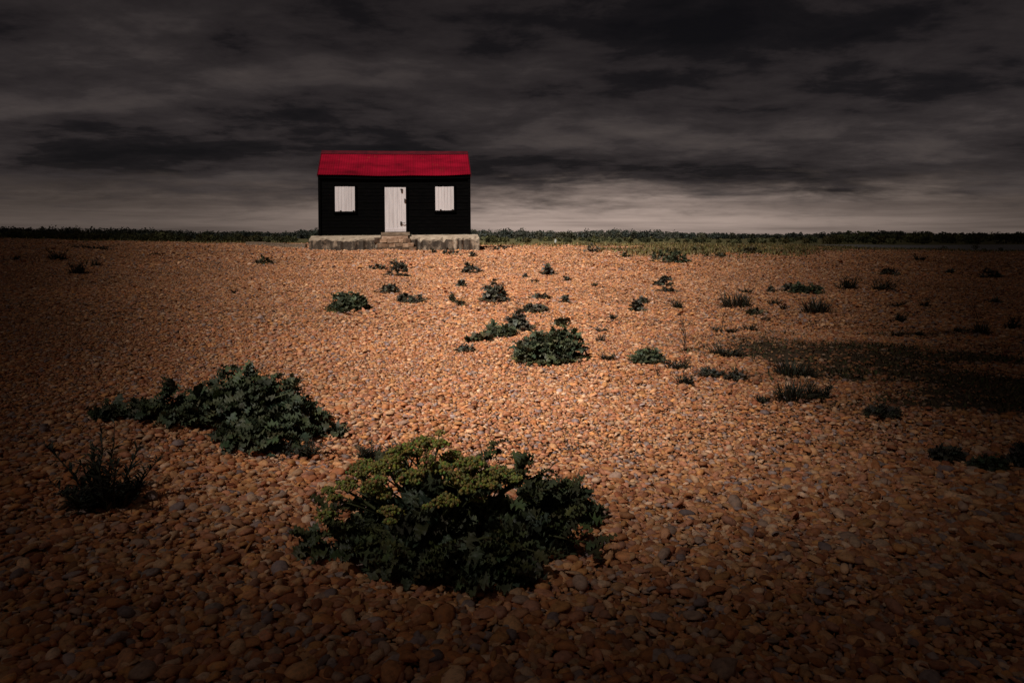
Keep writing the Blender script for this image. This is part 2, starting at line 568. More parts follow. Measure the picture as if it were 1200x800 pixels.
def mound(N, rx, ry, h, rng, spread=.95):
    """Leaf rosettes standing at uneven heights over a low dome: base points, azimuths, elevations."""
    nr = max(6, N // 11)
    a = rng.uniform(0, 2 * np.pi, nr)
    r = np.sqrt(rng.random(nr)) * spread
    C = np.stack([r * np.cos(a) * rx, r * np.sin(a) * ry, h * np.sqrt(np.clip(1.02 - r * r, 0, 1)) * rng.uniform(.22, 1.1, nr)], 1)
    tl = r * rng.uniform(.3, 1.0, nr)
    axis = np.stack([np.cos(a) * np.sin(tl), np.sin(a) * np.sin(tl), np.cos(tl)], 1)
    i = rng.integers(0, nr, N)
    th = rng.beta(2.2, 1.5, N) * 1.75
    phi = rng.uniform(0, 2 * np.pi, N)
    A = axis[i]
    U = np.cross(A, np.array([.31, .95, .05])); U /= np.linalg.norm(U, axis=1)[:, None]
    Vv = np.cross(A, U)
    D = A * np.cos(th)[:, None] + (U * np.cos(phi)[:, None] + Vv * np.sin(phi)[:, None]) * np.sin(th)[:, None]
    base = C[i] + rng.normal(0, .012, (N, 3))
    base[:, 2] *= rng.uniform(.7, 1., N)
    return base, np.arctan2(D[:, 1], D[:, 0]), np.arcsin(np.clip(D[:, 2], -1, 1))


def terrain_lift(o, P, x0, y0, z0):
    return gz(P[..., 0] + x0, P[..., 1] + y0) - z0


def leaf_tint(N, rng, blue=.10):
    b = rng.uniform(.6, 1.45, (N, 1))
    t = np.ones((N, 3)) + rng.normal(0, .10, (N, 3)) * [1., .6, 1.]
    t[:, 2] *= 1 + blue * rng.random(N)
    return np.clip(t, .5, 1.6) * b


def kale_leaves(b, rx, ry, h, N, L, rng, x0=0., y0=0., z0=0., cx=0., cy=0., nu=7, nv=5, spread=.95):
    base, az, el = mound(N, max(rx - L * .55, rx * .4), max(ry - L * .55, ry * .4), max(h - L * .3, h * .45), rng, spread)
    base[:, 0] += cx; base[:, 1] += cy
    base[:, 2] += terrain_lift(None, base, x0, y0, z0)
    Ls = L * rng.uniform(.55, 1.2, N)
    G = leaves(N, base, az, el, Ls, Ls * rng.uniform(.42, .68, N), nu, nv, rng=rng)
    lift = terrain_lift(None, G, x0, y0, z0) + .008
    G[..., 2] = np.maximum(G[..., 2], lift + rng.uniform(0, .02, (N, 1, 1)))
    b.grid(G, leaf_tint(N, rng))
    return base


def spikes(b, stems, h, rx, ry, rng, per=14, leaf=.07, lw=.010, x0=0, y0=0, z0=0, lean=.5, stemb=None, tint=1.):
    """Upright stems with narrow pointed leaves."""
    for _ in range(stems):
        a = rng.uniform(0, 6.28); r = math.sqrt(rng.random()) * .55
        bx, by = r * math.cos(a) * rx, r * math.sin(a) * ry
        bz = float(gz(bx + x0, by + y0)) - z0
        hh = h * rng.uniform(.5, 1.05)
        dx, dy = math.cos(a) * lean * rng.uniform(.1, 1.) * rx, math.sin(a) * lean * rng.uniform(.1, 1.) * ry
        k = 5
        t = np.linspace(0, 1, k)
        pts = np.stack([bx + dx * t ** 1.5 + rng.normal(0, .015 * hh, k), by + dy * t ** 1.5 + rng.normal(0, .015 * hh, k), bz + hh * t], 1)
        (stemb or b).tube(pts, np.linspace(.006, .002, k) * (h / .3) ** .5, 4, tint=(tint, tint, tint))
        N = per
        tt = rng.uniform(.05, 1., N)
        base = np.stack([np.interp(tt, t, pts[:, i]) for i in range(3)], 1)
        az = rng.uniform(0, 6.28, N); el = rng.uniform(.2, 1.1, N)
        LL = leaf * rng.uniform(.6, 1.2, N) * (1.15 - .6 * tt)
        G = leaves(N, base, az, el, LL, np.full(N, lw) * (LL / leaf), 4, 3, curl=.6, wav=.02, lobes=0., pet=.0, pw=.3, rng=rng)
        b.grid(G, leaf_tint(N, rng, .1) * tint)


def blades(b, N, rx, ry, h, rng, x0, y0, z0, w=.006, lean=.7):
    a = rng.uniform(0, 6.28, N); r = np.sqrt(rng.random(N))
    base = np.stack([r * np.cos(a) * rx * .75, r * np.sin(a) * ry * .75, np.zeros(N)], 1)
    base[:, 2] = gz(base[:, 0] + x0, base[:, 1] + y0) - z0
    az = a + rng.normal(0, .7, N)
    el = 1.5 - rng.random(N) * lean * (.4 + r)
    LL = h * rng.uniform(.5, 1.15, N)
    G = leaves(N, base, az, el, LL, np.full(N, w) * rng.uniform(.6, 1.4, N), 4, 2, curl=.7, wav=0., lobes=0., pet=0., pw=.5, rng=rng)
    b.grid(G, leaf_tint(N, rng, .05))


def twigs(b, n, h, rx, ry, rng, x0, y0, z0, r0=.004):
    for _ in range(n):
        a = rng.uniform(0, 6.28)
        bx, by = rng.uniform(-.3, .3) * rx, rng.uniform(-.3, .3) * ry
        bz = float(gz(bx + x0, by + y0)) - z0
        hh = h * rng.uniform(.6, 1.)
        t = np.linspace(0, 1, 6)
        P = np.stack([bx + t * math.cos(a) * rx * .6 + rng.normal(0, .02, 6) * h, by + t * math.sin(a) * ry * .6, bz + hh * t], 1)
        b.tube(P, np.linspace(r0, r0 * .4, 6), 4)
        for q in range(4):
            i = rng.integers(1, 6); a2 = rng.uniform(0, 6.28); l = h * rng.uniform(.15, .4)
            Q = P[i] + np.stack([np.linspace(0, l * math.cos(a2) * .6, 3), np.linspace(0, l * math.sin(a2) * .6, 3), np.linspace(0, l, 3)], 1)
            b.tube(Q, np.array([.6, .5, .3]) * r0, 4)


ICO1 = ico(1)


def flower_head(c, r, rng):
    """A domed head of small buds."""
    b = MB()
    n = int(170 * (r / .05) ** 1.5)
    d = rng.normal(size=(n, 3)); d /= np.linalg.norm(d, axis=1)[:, None]
    d[:, 2] = np.abs(d[:, 2]) * .9 - .15
    rad = r * rng.uniform(.72, 1.08, n)
    lump = 1 + .22 * np.sin(d @ (rng.normal(size=3) * 4) + 1) + .12 * np.sin(d @ (rng.normal(size=3) * 7))
    P = np.array(c) + d * (rad * lump)[:, None] * np.array([1.15, 1.15, .8])
    br = rng.uniform(.004, .0085, n)
    V = ICO1[0][None] * br[:, None, None] * rng.uniform(.8, 1.2, (n, 1, 3)) + P[:, None]
    F = (ICO1[1][None] + (np.arange(n) * 12)[:, None, None]).reshape(-1, 3)
    t = np.clip(1 + rng.normal(0, .18, (n, 3)), .5, 1.5) * rng.uniform(.7, 1.25, (n, 1))
    b.add(V.reshape(-1, 3), [F], np.repeat(t, 12, 0))
    # pedicels
    for i in range(0, n, 6):
        b.tube(np.stack([np.array(c) - [0, 0, r * .7], P[i]]), [.0022, .0012], 3, tint=(.7, .75, .8))
    return b


# --- big flowering sea kale in front
def front_kale():
    rng = np.random.default_rng(21)
    x0, y0, z0 = at(520, 652)
    e = empty('sea_kale', (x0, y0, z0))
    tag(e, 'largest sea kale clump, with yellow-green flower heads on thick stems', 'plant', 'sea kale clumps on the shingle')
    b = MB()
    base = kale_leaves(b, .54, .36, .30, 340, .12, rng, x0, y0, z0, .02, .02, 16, 5)
    kale_leaves(b, .40, .30, .35, 170, .11, rng, x0, y0, z0, -.05, .10, 16, 5)
    kale_leaves(b, .32, .18, .13, 90, .115, rng, x0, y0, z0, .36, -.08, 16, 5)
    kale_leaves(b, .28, .16, .16, 100, .10, rng, x0, y0, z0, -.42, -.02, 16, 5)
    kale_leaves(b, .40, .16, .11, 120, .11, rng, x0, y0, z0, .10, -.28, 16, 5)
    b.build('foliage', M['kale'], e)
    st = MB()
    heads = []
    spots = [(-.36, .02, .40, .060), (-.25, .04, .42, .062), (-.13, .10, .50, .055), (-.30, -.06, .33, .05), (-.02, .06, .40, .052),
             (.07, -.02, .36, .058), (.16, .02, .33, .055), (-.15, .00, .36, .05), (.30, .16, .30, .045), (.02, .18, .42, .045), (-.20, .16, .44, .045), (.10, .04, .42, .05), (-.43, .03, .30, .045), (.22, .10, .34, .05),
             (-.52, .02, .17, .04), (-.22, -.12, .24, .04), (.02, -.10, .28, .042), (-.09, .16, .52, .04), (.12, .14, .40, .04), (-.07, .03, .46, .035)]
    for (hx, hy, hz, r) in spots:
        hz = min(hz, .30 + (hz - .30) * .72)
        bx, by = hx * .25 + rng.normal(0, .04), hy * .3 + .04
        t = np.linspace(0, 1, 7)
        zt = gz(x0 + bx, y0 + by) - z0
        P = np.stack([bx + (hx - bx) * t ** 1.15 + rng.normal(0, .006, 7), by + (hy - by) * t + rng.normal(0, .006, 7), zt + (hz - r * .5 - zt) * t ** .85], 1)
        st.tube(P, np.linspace(.011, .005, 7), 7, tint=np.array([1., 1., .9]) * rng.uniform(.8, 1.2))
        for q in range(3):
            i = rng.integers(3, 6)
            tip = np.array([hx, hy, hz]) + rng.normal(0, .045, 3) * [1, 1, .5] - [0, 0, .02]
            st.tube(np.stack([P[i], (P[i] + tip) / 2 + rng.normal(0, .006, 3), tip]), [.0045, .004, .003], 5)
            if q < 2: heads.append((tip, r * .55))
        heads.append(((hx, hy, hz), r))
    st.build('stem', M['kale_stem'], e)
    st2 = MB()
    # leafy sprays that reach out of the mound
    sp_ = MB()
    for (tx, ty, tz) in [(.62, .06, .10), (.55, .16, .22), (.48, .22, .28), (.66, -.06, .05), (-.60, -.05, .07), (-.54, .1, .14), (-.40, -.22, .07), (.30, -.32, .06),
                         (.0, -.38, .05), (.42, -.26, .08), (-.2, -.34, .06), (.2, .24, .38), (.36, .18, .33), (-.3, .2, .3)]:
        zt = float(gz(x0, y0)) - z0
        t = np.linspace(0, 1, 7)
        P = np.stack([tx * (.15 + .85 * t), ty * (.15 + .85 * t), zt + .05 + (tz - zt - .02) * t ** .8 + .05 * np.sin(np.pi * t)], 1)
        P += rng.normal(0, .006, P.shape)
        st2.tube(P, np.linspace(.008, .0035, 7), 6, tint=np.array([1., .95, .8]) * rng.uniform(.7, 1.2))
        N = 22
        tt = rng.uniform(.35, 1.05, N)
        base = np.stack([np.interp(tt, t, P[:, i]) for i in range(3)], 1)
        az = math.atan2(ty, tx) + rng.normal(0, .9, N)
        LL = .085 * rng.uniform(.6, 1.25, N)
        G = leaves(N, base, az, rng.uniform(-.1, 1.1, N), LL, LL * rng.uniform(.35, .6, N), 14, 5, rng=rng)
        sp_.grid(G, leaf_tint(N, rng) * np.array([1.15, 1.1, .85]))
    st2.build('stem', M['kale_stem'], e)
    sp_.build('foliage', M['kale'], e)
    for c, r in heads:
        flower_head(c, r, rng).build('flower_head', M['flower'], e)


def left_kale():
    rng = np.random.default_rng(33)
    x0, y0, z0 = at(275, 505)
    e = empty('sea_kale', (x0, y0, z0))
    tag(e, 'wide dark green sea kale mound without flowers, with a low arm trailing to one side', 'plant', 'sea kale clumps on the shingle')
    b = MB()
    s = y0 / 900.
    kale_leaves(b, .56, .40, .36, 560, .11, rng, x0, y0, z0, .10, .12, 14, 5)
    kale_leaves(b, .32, .26, .48, 280, .10, rng, x0, y0, z0, -.02, .30, 12, 5)
    kale_leaves(b, .26, .24, .38, 180, .10, rng, x0, y0, z0, .36, .18, 12, 5)
    kale_leaves(b, .36, .34, .20, 420, .11, rng, x0, y0, z0, .32, -.30, 12, 5)
    kale_leaves(b, .46, .34, .37, 460, .10, rng, x0, y0, z0, -.30, .18, 12, 5)
    kale_leaves(b, .46, .17, .15, 320, .10, rng, x0, y0, z0, -.72, .22, 11, 5)
    kale_leaves(b, .22, .10, .08, 90, .09, rng, x0, y0, z0, .62, -.06, 11, 5)
    b.build('foliage', M['kale'], e)
    st = MB()
    for _ in range(26):
        a = rng.uniform(0, 6.28)
        tip = np.array([math.cos(a) * .42 + .05, math.sin(a) * .28 + .12, rng.uniform(.08, .3)])
        z = float(gz(x0 + .05, y0 + .1)) - z0
        st.tube(np.stack([[.05, .1, z], [.05 + (tip[0] - .05) * .5, .1 + (tip[1] - .1) * .5, tip[2] * .75], tip]), [.01, .008, .004], 6)
    st.build('stem', M['kale_stem'], e)


def spiky_weed():
    rng = np.random.default_rng(5)
    x0, y0, z0 = at(125, 596)
    e = empty('spiky_weed', (x0, y0, z0))
    tag(e, 'blackish spiky weed with upright leafy stems and a bleached stalk leaning at its foot', 'plant')
    b, st, d = MB(), MB(), MB()
    spikes(b, 11, .36, .26, .16, rng, 60, .085, .012, x0, y0, z0, 1.0, st)
    spikes(b, 16, .15, .24, .15, rng, 34, .085, .013, x0, y0, z0, .8, st)
    blades(b, 120, .17, .12, .13, rng, x0, y0, z0, .011, 1.2)
    b.build('foliage', M['weed'], e)
    st.build('stem', M['weed'], e)
    P = np.array([[-.20, -.06, .015], [-.14, -.03, .07], [-.06, .0, .14]])
    P[:, 2] += gz(P[:, 0] + x0, P[:, 1] + y0) - z0
    d.tube(P, [.012, .011, .007], 7)
    P2 = P + [.02, -.01, -.012]
    d.tube(P2, [.006, .006, .004], 6)
    d.build('dry_stalk', M['dry'], e)


front_kale()
left_kale()
spiky_weed()

# every other plant on the shingle: (kind, px, py, width px, height px, label)
K, W_, G_, T_, P_, F_ = 'kale', 'weed', 'grass', 'twig', 'pale', 'fresh'
PLANTS = [
    (K, 648, 615, 105, 52, 'leafy sea kale offshoot beside the large flowering clump'),
    (W_, 440, 542, 46, 20, 'low dark sprig on bare pebbles just behind the flowering kale'),
    (W_, 350, 541, 54, 22, 'flat blackish sprig at the foot of the wide dark kale mound'),
    (W_, 566, 577, 26, 22, 'small reddish dark sprig poking up behind the flowering kale stems'),
    (K, 642, 428, 90, 40, 'bulky blackish kale mound alone in the middle of the sunlit shingle'),
    (K, 584, 398, 44, 17, 'low dark kale touching a rounder tuft, just behind the bulky blackish mound'),
    (K, 607, 393, 30, 22, 'rounder dark kale tuft joined to a low one behind the bulky blackish mound'),
    (F_, 562, 402, 34, 10, 'yellowish green flat sprig beside two dark kale tufts'),
    (K, 406, 369, 54, 23, 'dark kale clump alone on pale shingle below the hut plinth end'),
    (K, 580, 359, 32, 25, 'tall domed grey-green kale standing midway between hut and bulky mound'),
    (K, 464, 328, 32, 19, 'two-tiered grey-green kale in front of the hut door steps'),
    (K, 443, 318, 24, 8, 'flat grey kale mat touching the two-tiered plant before the steps'),
    (K, 455, 347, 28, 13, 'loose grey kale at the upper end of a trailing pair'),
    (K, 482, 358, 34, 13, 'straggling grey kale at the lower end of a trailing pair'),
    (K, 553, 323, 27, 13, 'pointed grey-green kale tuft with low skirts, downhill of the plinth corner'),
    (K, 541, 338, 14, 8, 'tiny grey tuft just below the pointed kale with low skirts'),
    (P_, 529, 357, 10, 12, 'thin pale sprig beside a small pale round tuft'),
    (P_, 539, 361, 14, 11, 'small pale round tuft beside a thin sprig'),
    (K, 530, 302, 26, 10, 'dark flat kale right in front of the hut plinth'),
    (K, 508, 298, 12, 5, 'tiny dark kale between the steps and the flat kale at the plinth'),
    (K, 554, 303, 11, 6, 'tiny grey kale off the outer corner of the plinth'),
    (K, 548, 293, 26, 13, 'dark weedy kale growing against the plinth corner'),
    (K, 585, 294, 22, 5, 'flat dark green mat past the plinth corner at the grass edge'),
    (K, 642, 325, 20, 11, 'small compact blackish kale with a speck of growth at each side'),
    (K, 616, 327, 9, 5, 'brownish speck of growth beside the small compact blackish kale'),
    (W_, 627, 331, 14, 4, 'flat reddish brown sprig below the small compact blackish kale'),
    (K, 626, 368, 38, 11, 'spreading dark kale below two grey mats'),
    (K, 661, 357, 20, 8, 'oval grey-green mat beside the spreading dark kale'),
    (K, 633, 352, 26, 8, 'thin grey straggle above the spreading dark kale'),
    (K, 665, 331, 14, 6, 'faint grey tuft alone on the shingle right of the small compact kale'),
    (P_, 697, 337, 10, 5, 'faint pale tuft in the open between hut and yellow-edged kale mat'),
    (F_, 656, 385, 28, 10, 'slanting green sprig behind the bulky blackish kale mound'),
    (K, 545, 415, 26, 10, 'flat grey-brown sprig nearest the bulky mound on its hut side'),
    (W_, 704, 402, 14, 9, 'small red-brown tuft beyond the bulky blackish mound'),
    (W_, 704, 391, 16, 7, 'thin brown tuft directly above the small red-brown tuft'),
    (W_, 712, 424, 22, 9, 'scrubby dark sprig between the bulky mound and the long green clump'),
    (K, 694, 299, 26, 11, 'blue-grey kale at the grass edge, uphill of all open shingle plants'),
    (F_, 735, 303, 20, 6, 'low green mat between the blue-grey kale and the wide flat kale'),
    (K, 784, 311, 54, 16, 'wide flat dark kale with yellowish tops at the grass edge'),
    (K, 778, 338, 24, 13, 'upper dark tuft of a stacked pair below the wide flat kale'),
    (K, 781, 344, 26, 8, 'lower brownish tuft of a stacked pair below the wide flat kale'),
    (K, 754, 357, 18, 8, 'dark flat tuft directly above a lighter grey-green tuft'),
    (K, 747, 368, 21, 12, 'light grey-green tuft directly below a dark flat tuft'),
    (W_, 794, 365, 16, 15, 'spiky brown sprig right of the light grey-green tuft'),
    (W_, 718, 376, 8, 7, 'tiny round brown tuft alone on clear shingle'),
    (K, 760, 429, 44, 18, 'long dark green clump at the head of a straggling row'),
    (W_, 794, 436, 34, 15, 'spiky dark sprig under the tall bare twig'),
    (T_, 803, 418, 14, 44, 'tall bare twig standing upright on the shingle'),
    (T_, 772, 447, 10, 20, 'short bleached forked twig stuck in the shingle'),
    (W_, 803, 455, 26, 18, 'drooping dark sprig below the tall bare twig'),
    (K, 834, 445, 38, 12, 'low purplish dark clump left of its feathery twin'),
    (K, 862, 448, 30, 12, 'low feathery dark clump at the hollow edge right of its purplish twin'),
    (W_, 850, 422, 44, 19, 'upright brown-green weed at the tip of the withered hollow'),
    (W_, 848, 391, 40, 7, 'thin straggling line of dark stems above the withered hollow'),
    (W_, 879, 389, 24, 8, 'small dark tuft at the end of the straggling line of stems'),
    (T_, 847, 388, 8, 18, 'thin upright dry stem rising from the straggling line'),
    (G_, 862, 364, 38, 18, 'pointed olive grass tuft, widest of the group on the slope'),
    (F_, 887, 371, 26, 9, 'low green sprig touching the pointed olive grass tuft'),
    (W_, 875, 345, 20, 7, 'dark flat sprig uphill of the pointed olive tuft'),
    (K, 905, 344, 18, 7, 'first small grey clump of a dark row running uphill'),
    (K, 924, 344, 18, 9, 'second rounder grey clump of the dark row, next to the black mat'),
    (K, 946, 347, 44, 13, 'wide black mat, longest of the dark row'),
    (W_, 993, 342, 32, 17, 'dark tuft with antler-like stems at the end of the dark row'),
    (G_, 908, 360, 14, 9, 'small dark olive tuft between the pointed tuft and the spiky tuft'),
    (W_, 921, 365, 16, 8, 'small reddish sprig beside the small dark olive tuft'),
    (G_, 956, 371, 36, 18, 'spiky dark tuft with upright blades below the black mat'),
    (W_, 898, 378, 14, 7, 'tiny sprig below the low green one on the slope'),
    (G_, 930, 447, 50, 22, 'dense dark tuft inside the edge of the withered hollow'),
    (G_, 928, 476, 34, 26, 'bushy dark green tuft, one of two touching below the hollow'),
    (W_, 958, 474, 32, 28, 'bristly black tuft, one of two touching below the hollow'),
    (W_, 893, 474, 22, 8, 'flat dark sprig next to the bushy dark green tuft'),
    (K, 1034, 493, 42, 16, 'flat dark green clump on the lower rim of the withered hollow'),
    (K, 1112, 545, 40, 22, 'dark kale nearest the bushy pair in the shaded row by the photo edge'),
    (K, 1158, 556, 44, 20, 'broad dark kale in the middle of the shaded row by the photo edge'),
    (K, 1201, 554, 34, 28, 'dark kale cut by the photo edge at the end of the shaded row'),
    (K, 1042, 324, 26, 8, 'flat blackish mat below the grey shingle strip'),
    (W_, 1078, 307, 16, 8, 'pair of dark nubs right below the grey shingle strip'),
    (K, 1160, 328, 26, 11, 'roundish black clump highest up on the shaded slope by the photo edge'),
    (K, 1114, 322, 14, 6, 'small dark tuft between the blackish mat and the roundish black clump'),
    (W_, 1036, 344, 34, 15, 'double-humped dark sprig on the slope below the blackish mat'),
    (W_, 1050, 361, 20, 7, 'low reddish dark sprig under the double-humped one'),
    (W_, 1083, 362, 12, 11, 'small thin-stemmed sprig on the shaded slope'),
    (W_, 1055, 381, 18, 15, 'dark sprig with one raised stem above the withered hollow'),
    (W_, 1052, 397, 16, 9, 'dark button tuft on the upper rim of the withered hollow'),
    (W_, 1077, 395, 16, 7, 'flat dark tuft next to the button tuft on the hollow rim'),
    (W_, 1128, 391, 20, 6, 'faint flat sprig on the upper rim of the hollow beside a tall weed'),
    (G_, 1150, 396, 20, 16, 'black bushy tuft at the foot of a tall thin weed'),
    (T_, 1144, 380, 12, 24, 'tall thin dark weed stalk behind the black bushy tuft'),
    (W_, 1186, 390, 20, 18, 'feathery dark weed by the photo edge above the hollow'),
    (K, 1166, 357, 18, 7, 'flat dark clump with a pale rim on the shaded slope'),
    (F_, 878, 300, 26, 12, 'rounded green bush standing at the edge of the far grass'),
    (F_, 838, 302, 34, 5, 'low green mat between the wide flat kale and the rounded green bush'),
    (F_, 817, 297, 13, 8, 'small green bush in the far grass above the low green mat'),
    (F_, 310, 312, 26, 9, 'olive green tuft alone on the shingle beside the hut'),
    (W_, 92, 325, 28, 18, 'black weed with one tall stem, biggest of the far shaded corner'),
    (W_, 68, 308, 22, 14, 'slanting black sprig behind the weed with one tall stem'),
    (W_, 112, 314, 14, 9, 'small faint sprig beside the weed with one tall stem'),
    (W_, 20, 307, 10, 7, 'dark round tuft closest to the photo edge in the far shaded corner'),
    (W_, 110, 293, 58, 6, 'long flat dark mat lying along the crest of the bank'),
    (W_, 180, 300, 14, 4, 'thin dark sprig alone between the crest mat and the olive tuft'),
    (W_, 275, 346, 8, 6, 'tiny dark tuft on plain shingle below the olive green tuft'),
]
NAMES = {K: 'sea_kale', W_: 'weed', G_: 'grass_tuft', T_: 'dry_twig', P_: 'pale_sprig', F_: 'green_sprig'}
GROUPS = {K: 'sea kale clumps on the shingle', W_: 'dark weeds on the shingle', G_: 'grassy tufts on the shingle', T_: 'dry twigs standing in the shingle',
          P_: 'pale sprigs on the shingle', F_: 'green sprigs on the shingle'}
CATS = {K: 'plant', W_: 'plant', G_: 'grass tuft', T_: 'twig', P_: 'plant', F_: 'plant'}


def small_plants():
    for i, (kind, px, py, w, h, label) in enumerate(PLANTS):
        rng = np.random.default_rng(1000 + i)
        x0, y0, z0 = at(px, py - min(h * .25, 6))
        s = y0 / FPX
        rx = w * s * .56
        slope = max((EYE - z0) / y0, .02)
        ry = min(rx * .75, h * s * .24 / slope) if kind != T_ else rx
        ry = max(ry, rx * .35)
        hh = max(h * s - ry * slope * .7, h * s * .6) * 1.0
        small = h < 16 and w < 34
        b = MB()
        if kind == K:
            N = int(np.clip(w * h / 2.6, 70, 600))
            L = np.clip(max(rx * .32, hh * .45), .04, .11)
            if w < 22: L = L * 1.35
            nu, nv = (6, 3) if small else (10, 5)
            kale_leaves(b, rx, ry, hh, N, L, rng, x0, y0, z0, 0, 0, nu, nv, .35 if w < 22 else .8)
            a = rng.uniform(0, 6.28, N // 4)
            rr = rng.uniform(.35, .72, N // 4) * (.5 if w < 22 else 1.)
            bs = np.stack([rr * np.cos(a) * rx, rr * np.sin(a) * ry, 0 * a], 1)
            bs[:, 2] = gz(bs[:, 0] + x0, bs[:, 1] + y0) - z0 + rng.uniform(.01, .04, N // 4)
            LS = L * rng.uniform(.9, 1.5, N // 4)
            b.grid(leaves(N // 4, bs, a + rng.normal(0, .5, N // 4), rng.uniform(.0, .4, N // 4), LS, LS * .35, nu, nv, curl=.4, rng=rng), leaf_tint(N // 4, rng) * [1.1, .95, .8])
            if w >= 24: spikes(b, 5, hh * 1.25, rx * .9, ry * .9, rng, 12, max(.04, hh * .3), max(.007, .7 * s), x0, y0, z0, .9)
            if w > 80: hh *= 1.2
            if w > 40:      # lumpy outline
                for q in range(4):
                    a = rng.uniform(0, 6.28)
                    kale_leaves(b, rx * .45, ry * .5, hh * rng.uniform(.5, 1.05), N // 4, L * .9, rng, x0, y0, z0, rx * .45 * math.cos(a), ry * .4 * math.sin(a), nu, nv)
            m = M['kale' if w > 42 else 'small_kale']
        elif kind == W_:
            spikes(b, int(np.clip(w * .55, 7, 22)), hh, rx, ry, rng, 16, max(.05, hh * .4), max(.008, .9 * s), x0, y0, z0, 1.0)
            blades(b, int(np.clip(w * 3, 30, 140)), rx * .9, ry * .9, hh * .55, rng, x0, y0, z0, max(.009, .9 * s), 1.3)
            m = M['weed']
        elif kind == G_:
            blades(b, int(np.clip(w * 6, 80, 300)), rx, ry, hh * 1.1, rng, x0, y0, z0, max(.007, .7 * s), .9)
            spikes(b, 6, hh * .9, rx, ry, rng, 12, hh * .35, max(.008, .7 * s), x0, y0, z0, .8)
            m = M['weed']
        elif kind == T_:
            twigs(b, 2 if w < 12 else 4, hh, rx, rx, rng, x0, y0, z0, max(.0045, .33 * s))
            m = M['dry']
        elif kind == P_:
            spikes(b, 8, hh, rx, ry, rng, 14, hh * .4, max(.009, .8 * s), x0, y0, z0, .7)
            kale_leaves(b, rx, ry, hh * .8, 30, max(.05, hh * .5), rng, x0, y0, z0, 0, 0, 5, 4)
            m = M['green']
        else:
            kale_leaves(b, rx, ry, hh, int(np.clip(w * h / 5, 30, 120)), max(.05, min(rx * .5, .16)), rng, x0, y0, z0, 0, 0, 5, 4)
            blades(b, 60, rx, ry, hh, rng, x0, y0, z0, max(.008, .7 * s), 1.2)
            m = M['green']
        o = b.build(NAMES[kind], m, None, (x0, y0, z0))
        tag(o, label, CATS[kind], GROUPS[kind])


small_plants()


# ------------------------------------------------------------------ withered growth in the hollow, grass behind the bank
def groundcover():
    rng = np.random.default_rng(77)
    n = 130000
    x = rng.uniform(1.6, 9.8, n); y = rng.uniform(4.6, 10.9, n)
    clump = sst(.3, .7, fbm(x * 2.2, y * 2.2, 4))
    keep = (rng.random(n) < hollow(x, y) * (.15 + .85 * clump) * .5) & (x < .82 * y + .8)
    x, y = x[keep], y[keep]; n = len(x)
    base = np.stack([x, y, gz(x, y)], 1)
    G = leaves(n, base, rng.uniform(0, 6.28, n), rng.uniform(.1, 1.3, n), rng.uniform(.02, .06, n) * (.6 + 1.6 * fbm(x * .9, y * .9 + 9) ** 2), rng.uniform(.006, .016, n), 3, 2, curl=.9, wav=0, lobes=0, pet=0, pw=.5, rng=rng)
    t = leaf_tint(n, rng, 0.)
    g = rng.random(n) < .35
    t[g] *= [.6, .9, .7]
    b = MB(); b.grid(G, t)
    o = b.build('withered_groundcover', M['moss'])
    tag(o, 'dark withered moss and short dead grass filling the hollow in the shingle', 'groundcover', kind='stuff')

    # rough grass along the back of the bank
    n = 260000
    k = rng.uniform(-.72, .78, n); y = rng.uniform(26, 62, n); x = k * y
    p = grassy(x, y) * np.where(y < 46, 1., .6)
    keep = rng.random(n) < p
    keep &= ~in_plinth(x, y)
    x, y = x[keep], y[keep]; n = len(x)
    base = np.stack([x, y, gz(x, y) - .01], 1)
    G = leaves(n, base, rng.uniform(0, 6.28, n), rng.uniform(.6, 1.5, n), rng.uniform(.06, .22, n), rng.uniform(.02, .05, n), 3, 2, curl=.8, wav=0, lobes=0, pet=0, pw=.5, rng=rng)
    t = leaf_tint(n, rng, 0.)
    g = rng.random(n) < .5
    t[g] *= [.72, .78, .6]
    b = MB(); b.grid(G, t)
    o = b.build('rough_grass', M['grass'])
    tag(o, 'yellowish rough grass growing along the back edge of the shingle bank', 'grass', kind='stuff')


groundcover()


